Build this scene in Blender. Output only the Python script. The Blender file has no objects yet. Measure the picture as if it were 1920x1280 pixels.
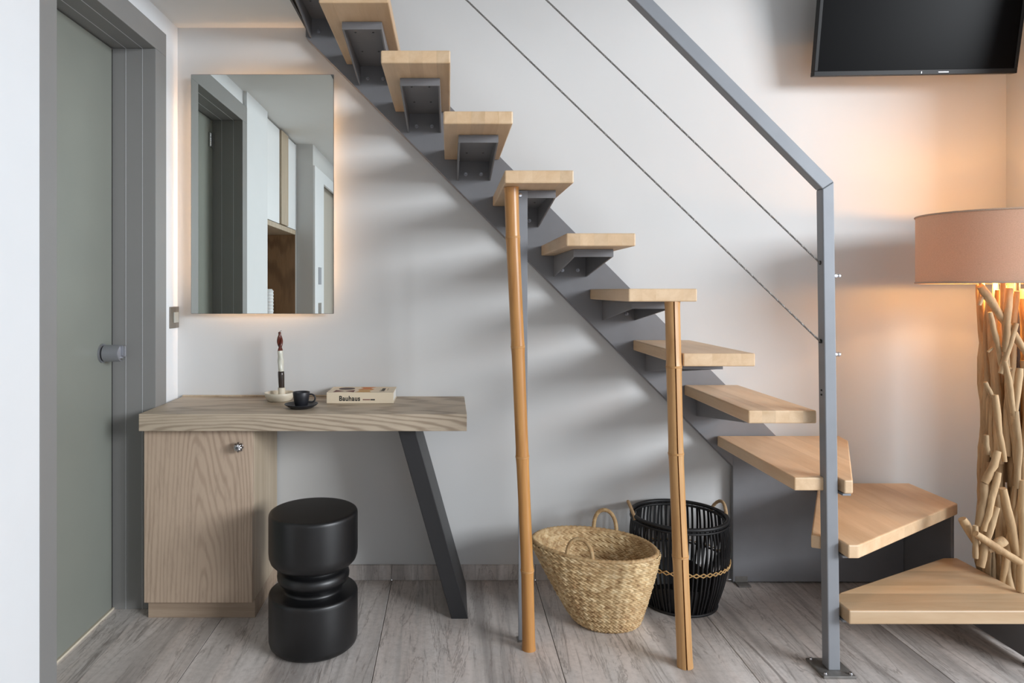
import bpy, bmesh, math, random
import numpy as np
from mathutils import Vector, Matrix

S = bpy.context.scene
COL = S.collection
R = math.radians
PI = math.pi

# ------------------------------------------------------------------ camera
F = 1280.0            # focal length in pixels of the 1920 x 1280 frame
VX, VY = 842.0, 545.0  # where the camera axis meets the frame
EYE = 1.182
cam_d = bpy.data.cameras.new('camera')
cam = bpy.data.objects.new('camera', cam_d)
COL.objects.link(cam)
cam.location = (0, 0, EYE)
cam.rotation_euler = (R(90), 0, 0)
cam_d.sensor_width = 36.0
cam_d.lens = 36.0 * F / 1920.0
cam_d.shift_x = (960 - VX) / 1920.0
cam_d.shift_y = -(640 - VY) / 1920.0
cam_d.clip_start = 0.05
S.camera = cam

# ------------------------------------------------------------------ world, daylight, exposure
w = bpy.data.worlds.new('sky')
S.world = w
w.use_nodes = True
w.node_tree.nodes['Background'].inputs[0].default_value = (0.86, 0.92, 1.0, 1)
w.node_tree.nodes['Background'].inputs[1].default_value = 1.25

def area_light(name, loc, rot, sx, sy, power, color):
    d = bpy.data.lights.new(name, 'AREA')
    d.shape = 'RECTANGLE'; d.size = sx; d.size_y = sy
    d.energy = power; d.color = color
    o = bpy.data.objects.new(name, d); COL.objects.link(o)
    o.location = loc; o.rotation_euler = rot
    return o

# daylight from outside the tall glazed opening of the right wall
def aim(loc, to):
    return (Vector(loc) - Vector(to)).to_track_quat('Z', 'Y').to_euler()
SKY = (6.6, -2.7, 2.85)
area_light('daylight', SKY, aim(SKY, (0.6, 2.6, 1.2)), 3.6, 1.9, 530, (0.91, 0.955, 1.0))

S.view_settings.view_transform = 'Standard'
S.view_settings.look = 'None'
S.view_settings.exposure = 0.27
S.view_settings.gamma = 1.0
S.view_settings.use_curve_mapping = False

# ------------------------------------------------------------------ helpers
def lin(c):
    out = []
    for v in c[:3]:
        v = v / 255.0
        out.append(v / 12.92 if v <= 0.04045 else ((v + 0.055) / 1.055) ** 2.4)
    return tuple(out) + (1.0,)

def P(px, py, d):
    return Vector(((px - VX) * d / F, d, EYE - (py - VY) * d / F))

def PX(px, d):
    return (px - VX) * d / F

def PZ(py, d):
    return EYE - (py - VY) * d / F

def new_mat(name):
    m = bpy.data.materials.new(name)
    m.use_nodes = True
    nt = m.node_tree
    return m, nt, nt.nodes['Principled BSDF']

def N(nt, kind, **kw):
    n = nt.nodes.new(kind)
    for k, v in kw.items():
        setattr(n, k, v)
    return n

def coords(nt, scale, rnd=0.0, space='Object', loc=(0, 0, 0)):
    tc = N(nt, 'ShaderNodeTexCoord')
    src = tc.outputs[space]
    if rnd:
        oi = N(nt, 'ShaderNodeObjectInfo')
        ad = N(nt, 'ShaderNodeVectorMath', operation='MULTIPLY_ADD')
        ad.inputs[1].default_value = (rnd, rnd * 0.7, rnd * 1.3)
        nt.links.new(oi.outputs['Random'], ad.inputs[0])
        nt.links.new(src, ad.inputs[2])
        src = ad.outputs[0]
    mp = N(nt, 'ShaderNodeMapping')
    mp.inputs['Scale'].default_value = scale
    mp.inputs['Location'].default_value = loc
    nt.links.new(src, mp.inputs['Vector'])
    return mp.outputs[0]

def noise(nt, vec, scale=1.0, detail=4.0, rough=0.55, dist=0.0):
    n = N(nt, 'ShaderNodeTexNoise')
    n.inputs['Scale'].default_value = scale
    n.inputs['Detail'].default_value = detail
    n.inputs['Roughness'].default_value = rough
    n.inputs['Distortion'].default_value = dist
    nt.links.new(vec, n.inputs['Vector'])
    return n.outputs[0]

def ramp(nt, fac, stops):
    r = N(nt, 'ShaderNodeValToRGB')
    e = r.color_ramp.elements
    while len(e) < len(stops):
        e.new(0.5)
    for i, (p, c) in enumerate(stops):
        e[i].position = p
        e[i].color = c if len(c) == 4 else tuple(c) + (1,)
    nt.links.new(fac, r.inputs[0])
    return r.outputs[0]

def mixc(nt, fac, a, b, mode='MIX'):
    m = N(nt, 'ShaderNodeMix', data_type='RGBA', blend_type=mode)
    for sock, v in ((m.inputs[0], fac), (m.inputs[6], a), (m.inputs[7], b)):
        if hasattr(v, 'is_linked'):
            nt.links.new(v, sock)
        else:
            sock.default_value = v
    return m.outputs[2]

def bump(nt, bsdf, h, strength=0.2, dist=0.002):
    b = N(nt, 'ShaderNodeBump')
    b.inputs['Strength'].default_value = strength
    b.inputs['Distance'].default_value = dist
    nt.links.new(h, b.inputs['Height'])
    nt.links.new(b.outputs[0], bsdf.inputs['Normal'])

def plain(name, c, rough=0.5, metal=0.0, var=0.05, vscale=6.0, bmp=0.0, bscale=60.0, spec=0.5):
    m, nt, b = new_mat(name)
    base = lin(c)
    v = coords(nt, (1, 1, 1))
    n = noise(nt, v, vscale, 4)
    lo = tuple(x * (1 - var) for x in base[:3]) + (1,)
    hi = tuple(min(1, x * (1 + var)) for x in base[:3]) + (1,)
    nt.links.new(ramp(nt, n, [(0.3, lo), (0.7, hi)]), b.inputs['Base Color'])
    b.inputs['Roughness'].default_value = rough
    b.inputs['Metallic'].default_value = metal
    b.inputs['Specular IOR Level'].default_value = spec
    if bmp:
        bump(nt, b, noise(nt, v, bscale, 5), bmp)
    return m

def emit(name, c, strength):
    m, nt, b = new_mat(name)
    b.inputs['Base Color'].default_value = lin(c)
    b.inputs['Emission Color'].default_value = lin(c)
    b.inputs['Emission Strength'].default_value = strength
    return m

def wood(name, light, dark, scale, rnd=3.0, rough=0.45, tint=0.0, fine=60.0, lo=0.35, hi=0.65, pore=0.25):
    """long-grained wood: scale is small along the grain"""
    m, nt, b = new_mat(name)
    v = coords(nt, scale, rnd)
    n = noise(nt, v, 1.0, 6, 0.6, 0.8)
    c = ramp(nt, n, [(lo, lin(dark)), (hi, lin(light))])
    f = noise(nt, v, fine / 10.0, 3, 0.7)
    dk = tuple(x * 0.72 for x in lin(dark)[:3]) + (1,)
    c = mixc(nt, ramp(nt, f, [(0.52, (0, 0, 0)), (0.75, (pore, pore, pore))]), c, dk)
    if tint:
        oi = N(nt, 'ShaderNodeObjectInfo')
        t = ramp(nt, oi.outputs['Random'], [(0.0, (1 - tint,) * 3), (0.5, (1, 1 - tint * .2, 1 - tint * .45)), (1.0, (1 + tint * .3,) * 3)])
        c = mixc(nt, 1.0, c, t, 'MULTIPLY')
    nt.links.new(c, b.inputs['Base Color'])
    b.inputs['Roughness'].default_value = rough
    bump(nt, b, f, 0.08, 0.001)
    return m

def oak(name, light, dark, scale, centre, axis, freq=26.0, warp=0.06, amount=0.75):
    """oak veneer with a cathedral figure: stretched, warped growth rings"""
    m, nt, b = new_mat(name)
    v = coords(nt, scale, 0, loc=centre)
    wn_ = N(nt, 'ShaderNodeTexNoise'); wn_.inputs['Scale'].default_value = 5.0; wn_.inputs['Detail'].default_value = 4.0
    nt.links.new(v, wn_.inputs['Vector'])
    sb = N(nt, 'ShaderNodeVectorMath', operation='SUBTRACT'); sb.inputs[1].default_value = (.5, .5, .5)
    nt.links.new(wn_.outputs[1], sb.inputs[0])
    ma = N(nt, 'ShaderNodeVectorMath', operation='MULTIPLY_ADD'); ma.inputs[1].default_value = (warp, warp, warp)
    nt.links.new(sb.outputs[0], ma.inputs[0]); nt.links.new(v, ma.inputs[2])
    wv = N(nt, 'ShaderNodeTexWave', wave_type='RINGS', rings_direction=axis)
    wv.inputs['Scale'].default_value = freq
    wv.inputs['Distortion'].default_value = 1.0
    wv.inputs['Detail'].default_value = 3.0
    wv.inputs['Detail Scale'].default_value = 2.0
    nt.links.new(ma.outputs[0], wv.inputs['Vector'])
    line = ramp(nt, wv.outputs[1], [(0.0, (1, 1, 1)), (0.16, (.75, .75, .75)), (0.5, (.12, .12, .12)), (0.8, (0, 0, 0))])
    mask = ramp(nt, noise(nt, v, 7.0, 3), [(0.30, (amount * .25,) * 3), (0.62, (amount,) * 3)])
    f = mixc(nt, 1.0, line, mask, 'MULTIPLY')
    fine = noise(nt, coords(nt, tuple(x * 60 for x in scale)), 1.0, 4, 0.7)
    tone = noise(nt, v, 2.2, 3, 0.5)
    c = mixc(nt, tone, lin([min(255, x * 1.04) for x in light]), lin([x * .94 for x in light]))
    c = mixc(nt, f, c, lin(dark))
    c = mixc(nt, ramp(nt, fine, [(0.5, (0, 0, 0)), (0.72, (.28, .28, .28))]), c, lin([x * .85 for x in dark]))
    nt.links.new(c, b.inputs['Base Color'])
    b.inputs['Roughness'].default_value = 0.5
    bump(nt, b, fine, 0.1, 0.001)
    return m

# object creation -----------------------------------------------------------
WL = {}
def tag(o, label=None, cat=None, group=None, kind=None):
    if label: o['label'] = label
    if cat: o['category'] = cat
    if group: o['group'] = group
    if kind: o['kind'] = kind
    return o

def empty(name, loc, label=None, cat=None, group=None, kind=None, parent=None):
    o = bpy.data.objects.new(name, None)
    o.empty_display_size = 0.05
    COL.objects.link(o)
    loc = Vector(loc)
    WL[o] = loc
    if parent is not None:
        o.parent = parent
        o.location = loc - WL[parent]
    else:
        o.location = loc
    return tag(o, label, cat, group, kind)

def mobj(name, verts, faces, mat, parent=None, smooth=False, angle=None, origin=None):
    vs = np.asarray([tuple(v) for v in verts], dtype=float)
    if origin is None:
        lo, hi = vs.min(0), vs.max(0)
        origin = ((lo[0] + hi[0]) / 2, (lo[1] + hi[1]) / 2, lo[2])
    og = Vector(origin)
    me = bpy.data.meshes.new(name)
    me.from_pydata([tuple(v) for v in (vs - np.array(og))], [], faces)
    me.update()
    if smooth:
        me.polygons.foreach_set('use_smooth', [True] * len(me.polygons))
        if angle:
            me.set_sharp_from_angle(angle=R(angle))
    if mat is not None:
        me.materials.append(mat)
    o = bpy.data.objects.new(name, me)
    COL.objects.link(o)
    WL[o] = og
    if parent is not None:
        o.parent = parent
        o.location = og - WL[parent]
    else:
        o.location = og
    return o

def from_bm(name, bm, mat, parent=None, smooth=False, angle=None):
    bmesh.ops.recalc_face_normals(bm, faces=bm.faces)
    bm.verts.ensure_lookup_table(); bm.verts.index_update()
    vs = [v.co.copy() for v in bm.verts]
    fs = [[v.index for v in f.verts] for f in bm.faces]
    bm.free()
    return mobj(name, vs, fs, mat, parent, smooth, angle)

def prism_bm(pts, vec, bevel=0.0, seg=2):
    """closed polygon (3-D points) pushed along vec"""
    bm = bmesh.new()
    vec = Vector(vec)
    a = [bm.verts.new(Vector(p)) for p in pts]
    b = [bm.verts.new(Vector(p) + vec) for p in pts]
    n = len(a)
    bm.faces.new(a); bm.faces.new(b[::-1])
    for i in range(n):
        bm.faces.new((a[i], b[i], b[(i + 1) % n], a[(i + 1) % n]))
    bmesh.ops.recalc_face_normals(bm, faces=bm.faces)
    if bevel:
        bmesh.ops.bevel(bm, geom=list(bm.edges), offset=bevel, segments=seg, profile=0.5, affect='EDGES', clamp_overlap=True)
    return bm

def box_bm(x0, x1, y0, y1, z0, z1, bevel=0.0, seg=2):
    return prism_bm([(x0, y0, z0), (x1, y0, z0), (x1, y1, z0), (x0, y1, z0)], (0, 0, z1 - z0), bevel, seg)

def box(name, x0, x1, y0, y1, z0, z1, mat, parent=None, bevel=0.0, seg=2):
    return from_bm(name, box_bm(x0, x1, y0, y1, z0, z1, bevel, seg), mat, parent)

def prism(name, pts, vec, mat, parent=None, bevel=0.0, seg=2):
    return from_bm(name, prism_bm(pts, vec, bevel, seg), mat, parent)

def join_bm(bms):
    out = bmesh.new()
    for b in bms:
        me = bpy.data.meshes.new('tmp'); b.to_mesh(me); b.free()
        out.from_mesh(me); bpy.data.meshes.remove(me)
    return out

def lathe(name, prof, centre, mat, parent=None, seg=48, axis='Z', mod=None, angle=35):
    """profile [(r, h)...] turned about an axis through centre"""
    vs, fs = [], []
    c = Vector(centre)
    n = len(prof)
    for (r, h) in prof:
        for i in range(seg):
            t = 2 * PI * i / seg
            rr = r * (mod(t, h) if mod else 1)
            a, b = rr * math.cos(t), rr * math.sin(t)
            p = {'Z': (a, b, h), 'X': (h, a, b), 'Y': (a, h, b)}[axis]
            vs.append(c + Vector(p))
    for j in range(n - 1):
        for i in range(seg):
            k = (i + 1) % seg
            fs.append((j * seg + i, j * seg + k, (j + 1) * seg + k, (j + 1) * seg + i))
    if prof[0][0] > 1e-6: fs.append(tuple(range(seg))[::-1])
    if prof[-1][0] > 1e-6: fs.append(tuple((n - 1) * seg + i for i in range(seg)))
    bm = bmesh.new()
    bv = [bm.verts.new(v) for v in vs]
    for f in fs:
        try: bm.faces.new([bv[i] for i in f])
        except ValueError: pass
    bmesh.ops.remove_doubles(bm, verts=bm.verts, dist=1e-6)
    return from_bm(name, bm, mat, parent, True, angle)

def frames(path):
    pts = [Vector(p) for p in path]
    n = len(pts)
    tang = []
    for i in range(n):
        t = pts[min(i + 1, n - 1)] - pts[max(i - 1, 0)]
        tang.append(t.normalized())
    up = Vector((0, 0, 1)) if abs(tang[0].z) < 0.9 else Vector((1, 0, 0))
    u = tang[0].cross(up).normalized()
    out = []
    for i in range(n):
        u = (u - tang[i] * u.dot(tang[i])).normalized()
        out.append((pts[i], u, tang[i].cross(u).normalized()))
    return out

def tube_data(path, rad, sides=10, closed=False, mod=None):
    fr = frames(path)
    vs, fs = [], []
    n = len(fr)
    for i, (p, u, v) in enumerate(fr):
        r = rad(i / max(1, n - 1)) if callable(rad) else rad
        for k in range(sides):
            t = 2 * PI * k / sides
            rr = r * (mod(t, i) if mod else 1)
            vs.append(p + (u * math.cos(t) + v * math.sin(t)) * rr)
    m = n if closed else n - 1
    for i in range(m):
        j = (i + 1) % n
        for k in range(sides):
            l = (k + 1) % sides
            fs.append((i * sides + k, i * sides + l, j * sides + l, j * sides + k))
    if not closed:
        fs.append(tuple(range(sides))[::-1])
        fs.append(tuple((n - 1) * sides + k for k in range(sides)))
    return vs, fs

def tube(name, path, rad, mat, parent=None, sides=10, closed=False, mod=None, angle=50):
    vs, fs = tube_data(path, rad, sides, closed, mod)
    return mobj(name, vs, fs, mat, parent, True, angle)

def multi(name, parts, mat, parent=None, smooth=True, angle=50):
    V, Fc = [], []
    for vs, fs in parts:
        o = len(V)
        V += [tuple(v) for v in vs]
        Fc += [tuple(i + o for i in f) for f in fs]
    return mobj(name, V, Fc, mat, parent, smooth, angle)

def text(name, body, size, mat, parent, loc, rot, sx=1.0, bold=0.0, depth=0.0003, align='LEFT'):
    cu = bpy.data.curves.new(name, 'FONT')
    cu.body = body; cu.size = size; cu.extrude = depth; cu.offset = bold; cu.space_character = 1.1; cu.align_x = align
    t = bpy.data.objects.new('tmp_text', cu)
    COL.objects.link(t)
    dg = bpy.context.evaluated_depsgraph_get()
    me = bpy.data.meshes.new_from_object(t.evaluated_get(dg))
    bpy.data.objects.remove(t); bpy.data.curves.remove(cu)
    me.name = name
    mt = Matrix.Translation(Vector(loc)) @ rot.to_4x4() @ Matrix.Diagonal((sx, 1, 1, 1))
    me.transform(mt)
    vs = [v.co.copy() for v in me.vertices]; fs = [tuple(p.vertices) for p in me.polygons]
    bpy.data.meshes.remove(me)
    return mobj(name, vs, fs, mat, parent)

# ------------------------------------------------------------------ materials
M = {}
M['wall'] = plain('wall_paint', (208, 208, 207), 0.9, var=0.015, vscale=3, bmp=0.05, bscale=40, spec=0.2)
M['wall_white'] = plain('white_paint', (228, 230, 232), 0.85, var=0.01, bmp=0.03, spec=0.2)
M['ceiling'] = plain('ceiling_paint', (228, 227, 224), 0.9, var=0.01, spec=0.2)
M['frame'] = plain('grey_frame_paint', (134, 133, 131), 0.45, var=0.02)
M['steel'] = plain('grey_steel_paint', (119, 119, 122), 0.42, var=0.05, vscale=9, bmp=0.04, bscale=90)
M['fascia'] = plain('dark_steel', (80, 80, 82), 0.5, var=0.05)
M['galv'] = plain('rail_steel', (134, 137, 142), 0.5, 0.2, var=0.05, vscale=10, bmp=0.05, bscale=70)
M['plate'] = plain('worn_steel', (125, 122, 118), 0.45, 0.5, var=0.25, vscale=30)
M['seam'] = plain('pale_strip', (205, 206, 208), 0.4, 0.2, var=0.02)
M['chrome'] = plain('bright_metal', (205, 205, 208), 0.2, 1.0, var=0.02)
M['satin'] = plain('satin_metal', (165, 166, 172), 0.35, 0.7, var=0.03)
M['dark'] = plain('dark_rubber', (20, 20, 20), 0.6, var=0.1)
M['blackwood'] = plain('black_lacquered_wood', (11, 11, 13), 0.40, var=0.15, vscale=14, bmp=0.08, bscale=30, spec=0.6)
M['blacksteel'] = plain('black_steel', (40, 40, 42), 0.45, var=0.05)
M['ceramic_black'] = plain('black_stoneware', (28, 29, 34), 0.45, var=0.08)
M['cream'] = plain('cream_glaze', (214, 204, 184), 0.4, var=0.03, vscale=20)
M['wax_red'] = plain('brown_red_wax', (92, 42, 30), 0.25, var=0.15, vscale=60)
M['wax_white'] = plain('ivory_wax', (205, 204, 190), 0.3, var=0.06, vscale=60)
M['wax_dark'] = plain('dark_brown_wax', (52, 42, 36), 0.2, var=0.1, vscale=60)
M['paper'] = plain('book_pages', (240, 238, 232), 0.8, var=0.02, vscale=80)
M['cover'] = plain('cream_book_cover', (224, 208, 182), 0.5, var=0.015)
M['ink'] = plain('black_ink', (22, 20, 20), 0.6, var=0.05)
M['maroon'] = plain('maroon_ink', (112, 60, 52), 0.6, var=0.05)
M['brown_ink'] = plain('dark_brown_ink', (74, 54, 50), 0.6, var=0.05)
M['orange'] = plain('orange_ink', (200, 122, 66), 0.6, var=0.05)
M['tan_ink'] = plain('tan_ink', (204, 158, 96), 0.6, var=0.05)
M['tv_body'] = plain('black_plastic', (14, 14, 15), 0.4, var=0.05, spec=0.3)
M['tv_screen'] = plain('tv_panel', (5, 5, 6), 0.28, var=0.02, spec=0.06)
M['white_lam'] = plain('white_laminate', (238, 240, 242), 0.4, var=0.01)
M['beige_door'] = plain('beige_door', (205, 196, 182), 0.5, var=0.02)
M['switch'] = plain('bronze_metal', (140, 132, 122), 0.35, 0.6, var=0.04)
M['rocker'] = plain('pale_rocker', (190, 190, 182), 0.4, 0.3, var=0.04)
M['shade'] = None
M['black_cane'] = plain('black_cane', (20, 20, 22), 0.5, var=0.2, vscale=30)
M['rope'] = plain('natural_rope', (170, 142, 108), 0.85, var=0.2, vscale=120, bmp=0.4, bscale=300)
M['raffia'] = plain('natural_raffia', (196, 158, 104), 0.7, var=0.12, vscale=90)

M['beech'] = wood('beech', (218, 190, 156), (203, 171, 134), (14, 1.6, 14), 5, 0.42, 0.11, fine=70, pore=0.18)
M['beech_x'] = wood('beech_along_x', (218, 190, 156), (203, 171, 134), (1.6, 14, 14), 5, 0.42, 0.3, fine=70, pore=0.18)
M['bamboo'] = wood('bamboo', (194, 142, 82), (170, 118, 64), (40, 40, 2.2), 5, 0.32, 0, fine=60, pore=0.12)
M['bamboo_pale'] = wood('pale_bamboo', (202, 158, 106), (178, 132, 82), (40, 40, 2.2), 5, 0.38, 0, fine=60, pore=0.15)
M['node'] = plain('bamboo_node', (192, 146, 94), 0.5, var=0.08, vscale=60)
M['drift'] = wood('driftwood', (196, 168, 130), (158, 128, 92), (30, 30, 4), 7, 0.75, 0.16, fine=70, pore=0.35)
M['drift_end'] = plain('driftwood_cut_end', (200, 176, 138), 0.8, var=0.12, vscale=60)
M['oak_top'] = oak('oak_top', (186, 170, 149), (132, 115, 96), (0.16, 0.9, 1.5), (0.03, 0.10, 0.02), 'Y', 20.0, 0.10)
M['oak_door'] = oak('oak_door', (188, 166, 145), (146, 123, 103), (1.0, 1.0, 0.15), (-0.02, 0, 0.000), 'Y', 21.0, 0.13, 0.6)
M['oak_plain'] = wood('oak_plain', (192, 175, 152), (170, 152, 128), (22, 22, 1.4), 3, 0.5, 0, fine=90, pore=0.25)
M['oak_plinth'] = wood('oak_plinth', (178, 157, 136), (150, 129, 109), (1.4, 22, 22), 3, 0.5, 0, fine=90, pore=0.25)
M['oak_dark'] = oak('oak_niche', (150, 118, 86), (112, 84, 58), (1.0, 1.0, 0.12), (0, 0.1, 0), 'X', 24.0)

def floor_mat():
    m, nt, b = new_mat('vein_cut_stone')
    v = coords(nt, (1, 1, 1), 20.0)
    mp1 = N(nt, 'ShaderNodeMapping'); mp1.inputs['Scale'].default_value = (6.0, 0.55, 1)
    mp1.inputs['Rotation'].default_value = (0, 0, R(3))
    nt.links.new(v, mp1.inputs[0])
    n1 = noise(nt, mp1.outputs[0], 1.0, 8, 0.62, 0.7)
    mp2 = N(nt, 'ShaderNodeMapping'); mp2.inputs['Scale'].default_value = (22.0, 1.6, 1)
    mp2.inputs['Rotation'].default_value = (0, 0, R(-2))
    nt.links.new(v, mp2.inputs[0])
    n2 = noise(nt, mp2.outputs[0], 1.0, 8, 0.7, 1.2)
    n3 = noise(nt, v, 55, 5, 0.7)
    c = ramp(nt, n1, [(0.30, lin((150, 143, 139))), (0.42, lin((184, 177, 172))), (0.55, lin((208, 201, 196))), (0.68, lin((230, 223, 218)))])
    mp5 = N(nt, 'ShaderNodeMapping'); mp5.inputs['Scale'].default_value = (9.0, 0.35, 1); mp5.inputs['Location'].default_value = (3.1, 7.7, 0)
    nt.links.new(v, mp5.inputs[0])
    n5 = noise(nt, mp5.outputs[0], 1.0, 5, 0.6, 0.5)
    c = mixc(nt, ramp(nt, n5, [(0.50, (0, 0, 0)), (0.60, (.55, .55, .55))]), c, lin((218, 205, 197)))
    c = mixc(nt, ramp(nt, n5, [(0.34, (.6, .6, .6)), (0.44, (0, 0, 0))]), c, lin((140, 134, 131)))
    vein = ramp(nt, n2, [(0.35, (1, 1, 1)), (0.43, (0.10, 0.10, 0.10)), (0.52, (0, 0, 0))])
    c = mixc(nt, vein, c, lin((146, 138, 133)))
    # thin broken cracks
    mp3 = N(nt, 'ShaderNodeMapping'); mp3.inputs['Scale'].default_value = (5.0, 0.5, 1)
    nt.links.new(v, mp3.inputs[0])
    n4 = noise(nt, mp3.outputs[0], 1.3, 7, 0.65, 1.6)
    ck = ramp(nt, n4, [(0.485, (0, 0, 0)), (0.497, (.5, .5, .5)), (0.503, (.5, .5, .5)), (0.515, (0, 0, 0))])
    c = mixc(nt, ck, c, lin((120, 110, 104)))
    c = mixc(nt, ramp(nt, n3, [(0.45, (0, 0, 0)), (0.75, (.35, .35, .35))]), c, lin((140, 131, 125)))
    nt.links.new(c, b.inputs['Base Color'])
    b.inputs['Roughness'].default_value = 0.42
    bump(nt, b, n2, 0.06, 0.002)
    return m
M['tile'] = floor_mat()
M['grout'] = plain('grout', (92, 84, 78), 0.9, var=0.05)

def shade_mat():
    m, nt, b = new_mat('linen_shade')
    v = coords(nt, (1, 1, 1))
    mpx = coords(nt, (300, 300, 900)); n = noise(nt, mpx, 1.0, 2)
    c = ramp(nt, n, [(0.3, lin((196, 170, 148))), (0.7, lin((214, 188, 166)))])
    nt.links.new(c, b.inputs['Base Color'])
    b.inputs['Roughness'].default_value = 0.9
    tr = N(nt, 'ShaderNodeBsdfTranslucent'); nt.links.new(c, tr.inputs[0])
    mx = N(nt, 'ShaderNodeMixShader'); mx.inputs[0].default_value = 0.26
    nt.links.new(b.outputs[0], mx.inputs[1]); nt.links.new(tr.outputs[0], mx.inputs[2])
    nt.links.new(mx.outputs[0], nt.nodes['Material Output'].inputs[0])
    return m
M['shade'] = shade_mat()

def glass_mat():
    m, nt, b = new_mat('frosted_glass')
    v = coords(nt, (1, 1, 1)); n = noise(nt, v, 2.0, 3)
    nt.links.new(ramp(nt, n, [(0.3, lin((140, 143, 135))), (0.7, lin((148, 151, 142)))]), b.inputs['Base Color'])
    b.inputs['Roughness'].default_value = 0.38
    tr = N(nt, 'ShaderNodeBsdfTranslucent'); tr.inputs[0].default_value = lin((200, 212, 200))
    mx = N(nt, 'ShaderNodeMixShader'); mx.inputs[0].default_value = 0.15
    nt.links.new(b.outputs[0], mx.inputs[1]); nt.links.new(tr.outputs[0], mx.inputs[2])
    nt.links.new(mx.outputs[0], nt.nodes['Material Output'].inputs[0])
    return m
M['frosted'] = glass_mat()

def mirror_mat():
    m, nt, b = new_mat('silvered_glass')
    n = noise(nt, coords(nt, (1, 1, 1)), 1.0, 1)
    nt.links.new(ramp(nt, n, [(0.0, (.80, .84, .81)), (1.0, (.81, .85, .82))]), b.inputs['Base Color'])
    b.inputs['Metallic'].default_value = 1.0
    b.inputs['Roughness'].default_value = 0.0
    return m
M['mirror'] = mirror_mat()
M['led'] = emit('warm_led', (255, 205, 158), 14.0)
M['bulb'] = emit('bulb_glow', (255, 190, 110), 20.0)

def straw_mat():
    m, nt, b = new_mat('palm_straw')
    v = coords(nt, (1, 1, 1))
    n = noise(nt, v, 45, 4, 0.6)
    n2 = noise(nt, v, 7, 3)
    c = ramp(nt, n, [(0.28, lin((160, 126, 86))), (0.5, lin((204, 176, 132))), (0.72, lin((228, 208, 170)))])
    c = mixc(nt, ramp(nt, n2, [(0.45, (0, 0, 0)), (0.75, (.4, .4, .4))]), c, lin((176, 138, 100)))
    at = N(nt, 'ShaderNodeAttribute', attribute_name='straw_tone')
    c = mixc(nt, 1.0, c, ramp(nt, at.outputs['Fac'], [(0.0, (.80, .74, .66)), (0.5, (.98, .97, .95)), (1.0, (1.1, 1.1, 1.08))]), 'MULTIPLY')
    nt.links.new(c, b.inputs['Base Color'])
    b.inputs['Roughness'].default_value = 0.65
    return m
M['straw'] = straw_mat()

# ------------------------------------------------------------------ the room shell
WB = 2.797      # back wall
XL, XR = -1.112, 2.283
ROOF = 4.6
CEIL = 2.259
XS = -0.588     # edge of the loft floor
YN = -2.2       # wall behind the camera

def struct(o, label, cat='wall'):
    return tag(o, label, cat, kind='structure')

struct(box('wall_back', XL - 0.2, XR + 0.2, WB, WB + 0.12, 0, ROOF, M['wall']), 'pale grey plastered wall behind the staircase and desk')
# right wall with a glazed opening and a high window, both outside the picture
bm = join_bm([box_bm(XR, XR + 0.1, 2.28, WB, 0, ROOF), box_bm(XR, XR + 0.1, YN, -1.2, 0, ROOF),
              box_bm(XR, XR + 0.1, -1.2, 2.28, 2.72, ROOF),
              box_bm(XR, XR + 0.1, -1.2, 2.28, 0, 0.06)])
struct(from_bm('wall_right', bm, M['wall']), 'plain wall at the right behind the driftwood lamp')
bm = join_bm([box_bm(XL - 0.9, -0.25, YN - 0.1, YN, 0, ROOF), box_bm(1.75, XR + 0.2, YN - 0.1, YN, 0, ROOF), box_bm(-0.25, 1.75, YN - 0.1, YN, 2.3, ROOF), box_bm(-0.25, 1.75, YN - 0.1, YN, 0, 0.2)])  # the gap in this unseen wall is added to let in fill light
struct(from_bm('wall_front', bm, M['wall']), 'plain wall behind the viewer with an opening added for fill light')
struct(box('ceiling_void', XL - 0.2, XR + 0.2, YN, WB + 0.1, ROOF, ROOF + 0.1, M['ceiling']), 'high white ceiling above the staircase', 'ceiling')
struct(box('ceiling', XL - 0.9, XS, YN, WB, CEIL, CEIL + 0.02, M['ceiling']), 'low white ceiling above the mirror and door', 'ceiling')
struct(box('trim_1', XS, XS + 0.008, YN, WB, CEIL - 0.004, 2.53, M['fascia']), 'dark steel edge of the loft floor by the topmost steps', 'trim')
struct(box('floor_loft', XL - 0.9, XS, YN, WB, CEIL + 0.02, 2.52, M['ceiling']), 'loft floor slab above the low ceiling', 'floor')
struct(box('wall_loft', XL - 0.9, XL - 0.8, YN, WB, 2.52, ROOF, M['wall']), 'loft wall above the door', 'wall')

# floor: grout bed and vein-cut tiles
fl = struct(box('floor', -2.4, XR + 0.1, YN, WB, -0.06, -0.004, M['grout']), 'grey vein-cut stone tile floor with narrow joints', 'floor')
TW = 0.5865
X0 = -0.234
ys = [YN, -1.6, -0.4, 0.8, 2.0, WB]
k0 = -4
for k in range(k0, 5):
    a = X0 + k * TW; b_ = a + TW
    b2 = min(b_, XR)
    if b2 - a < 0.03: continue
    for j in range(len(ys) - 1):
        box('floor_tile', a + 0.0012, b2 - 0.0012, ys[j] + 0.0012, ys[j + 1] - 0.0012, -0.004, 0.0, M['tile'], fl, 0.0008, 1)
# skirting of the same stone
bb = empty('baseboard_back', (0.2, WB, 0), 'grey stone skirting tiles along the foot of the wall', 'skirting', kind='structure')
edges = [-0.700, X0, X0 + TW, X0 + 2 * TW, 1.142]
for a, b_ in zip(edges[:-1], edges[1:]):
    box('skirting_tile', a + 0.0008, b_ - 0.0008, WB - 0.011, WB, 0.0005, 0.062, M['tile'], bb, 0.001, 1)

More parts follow.
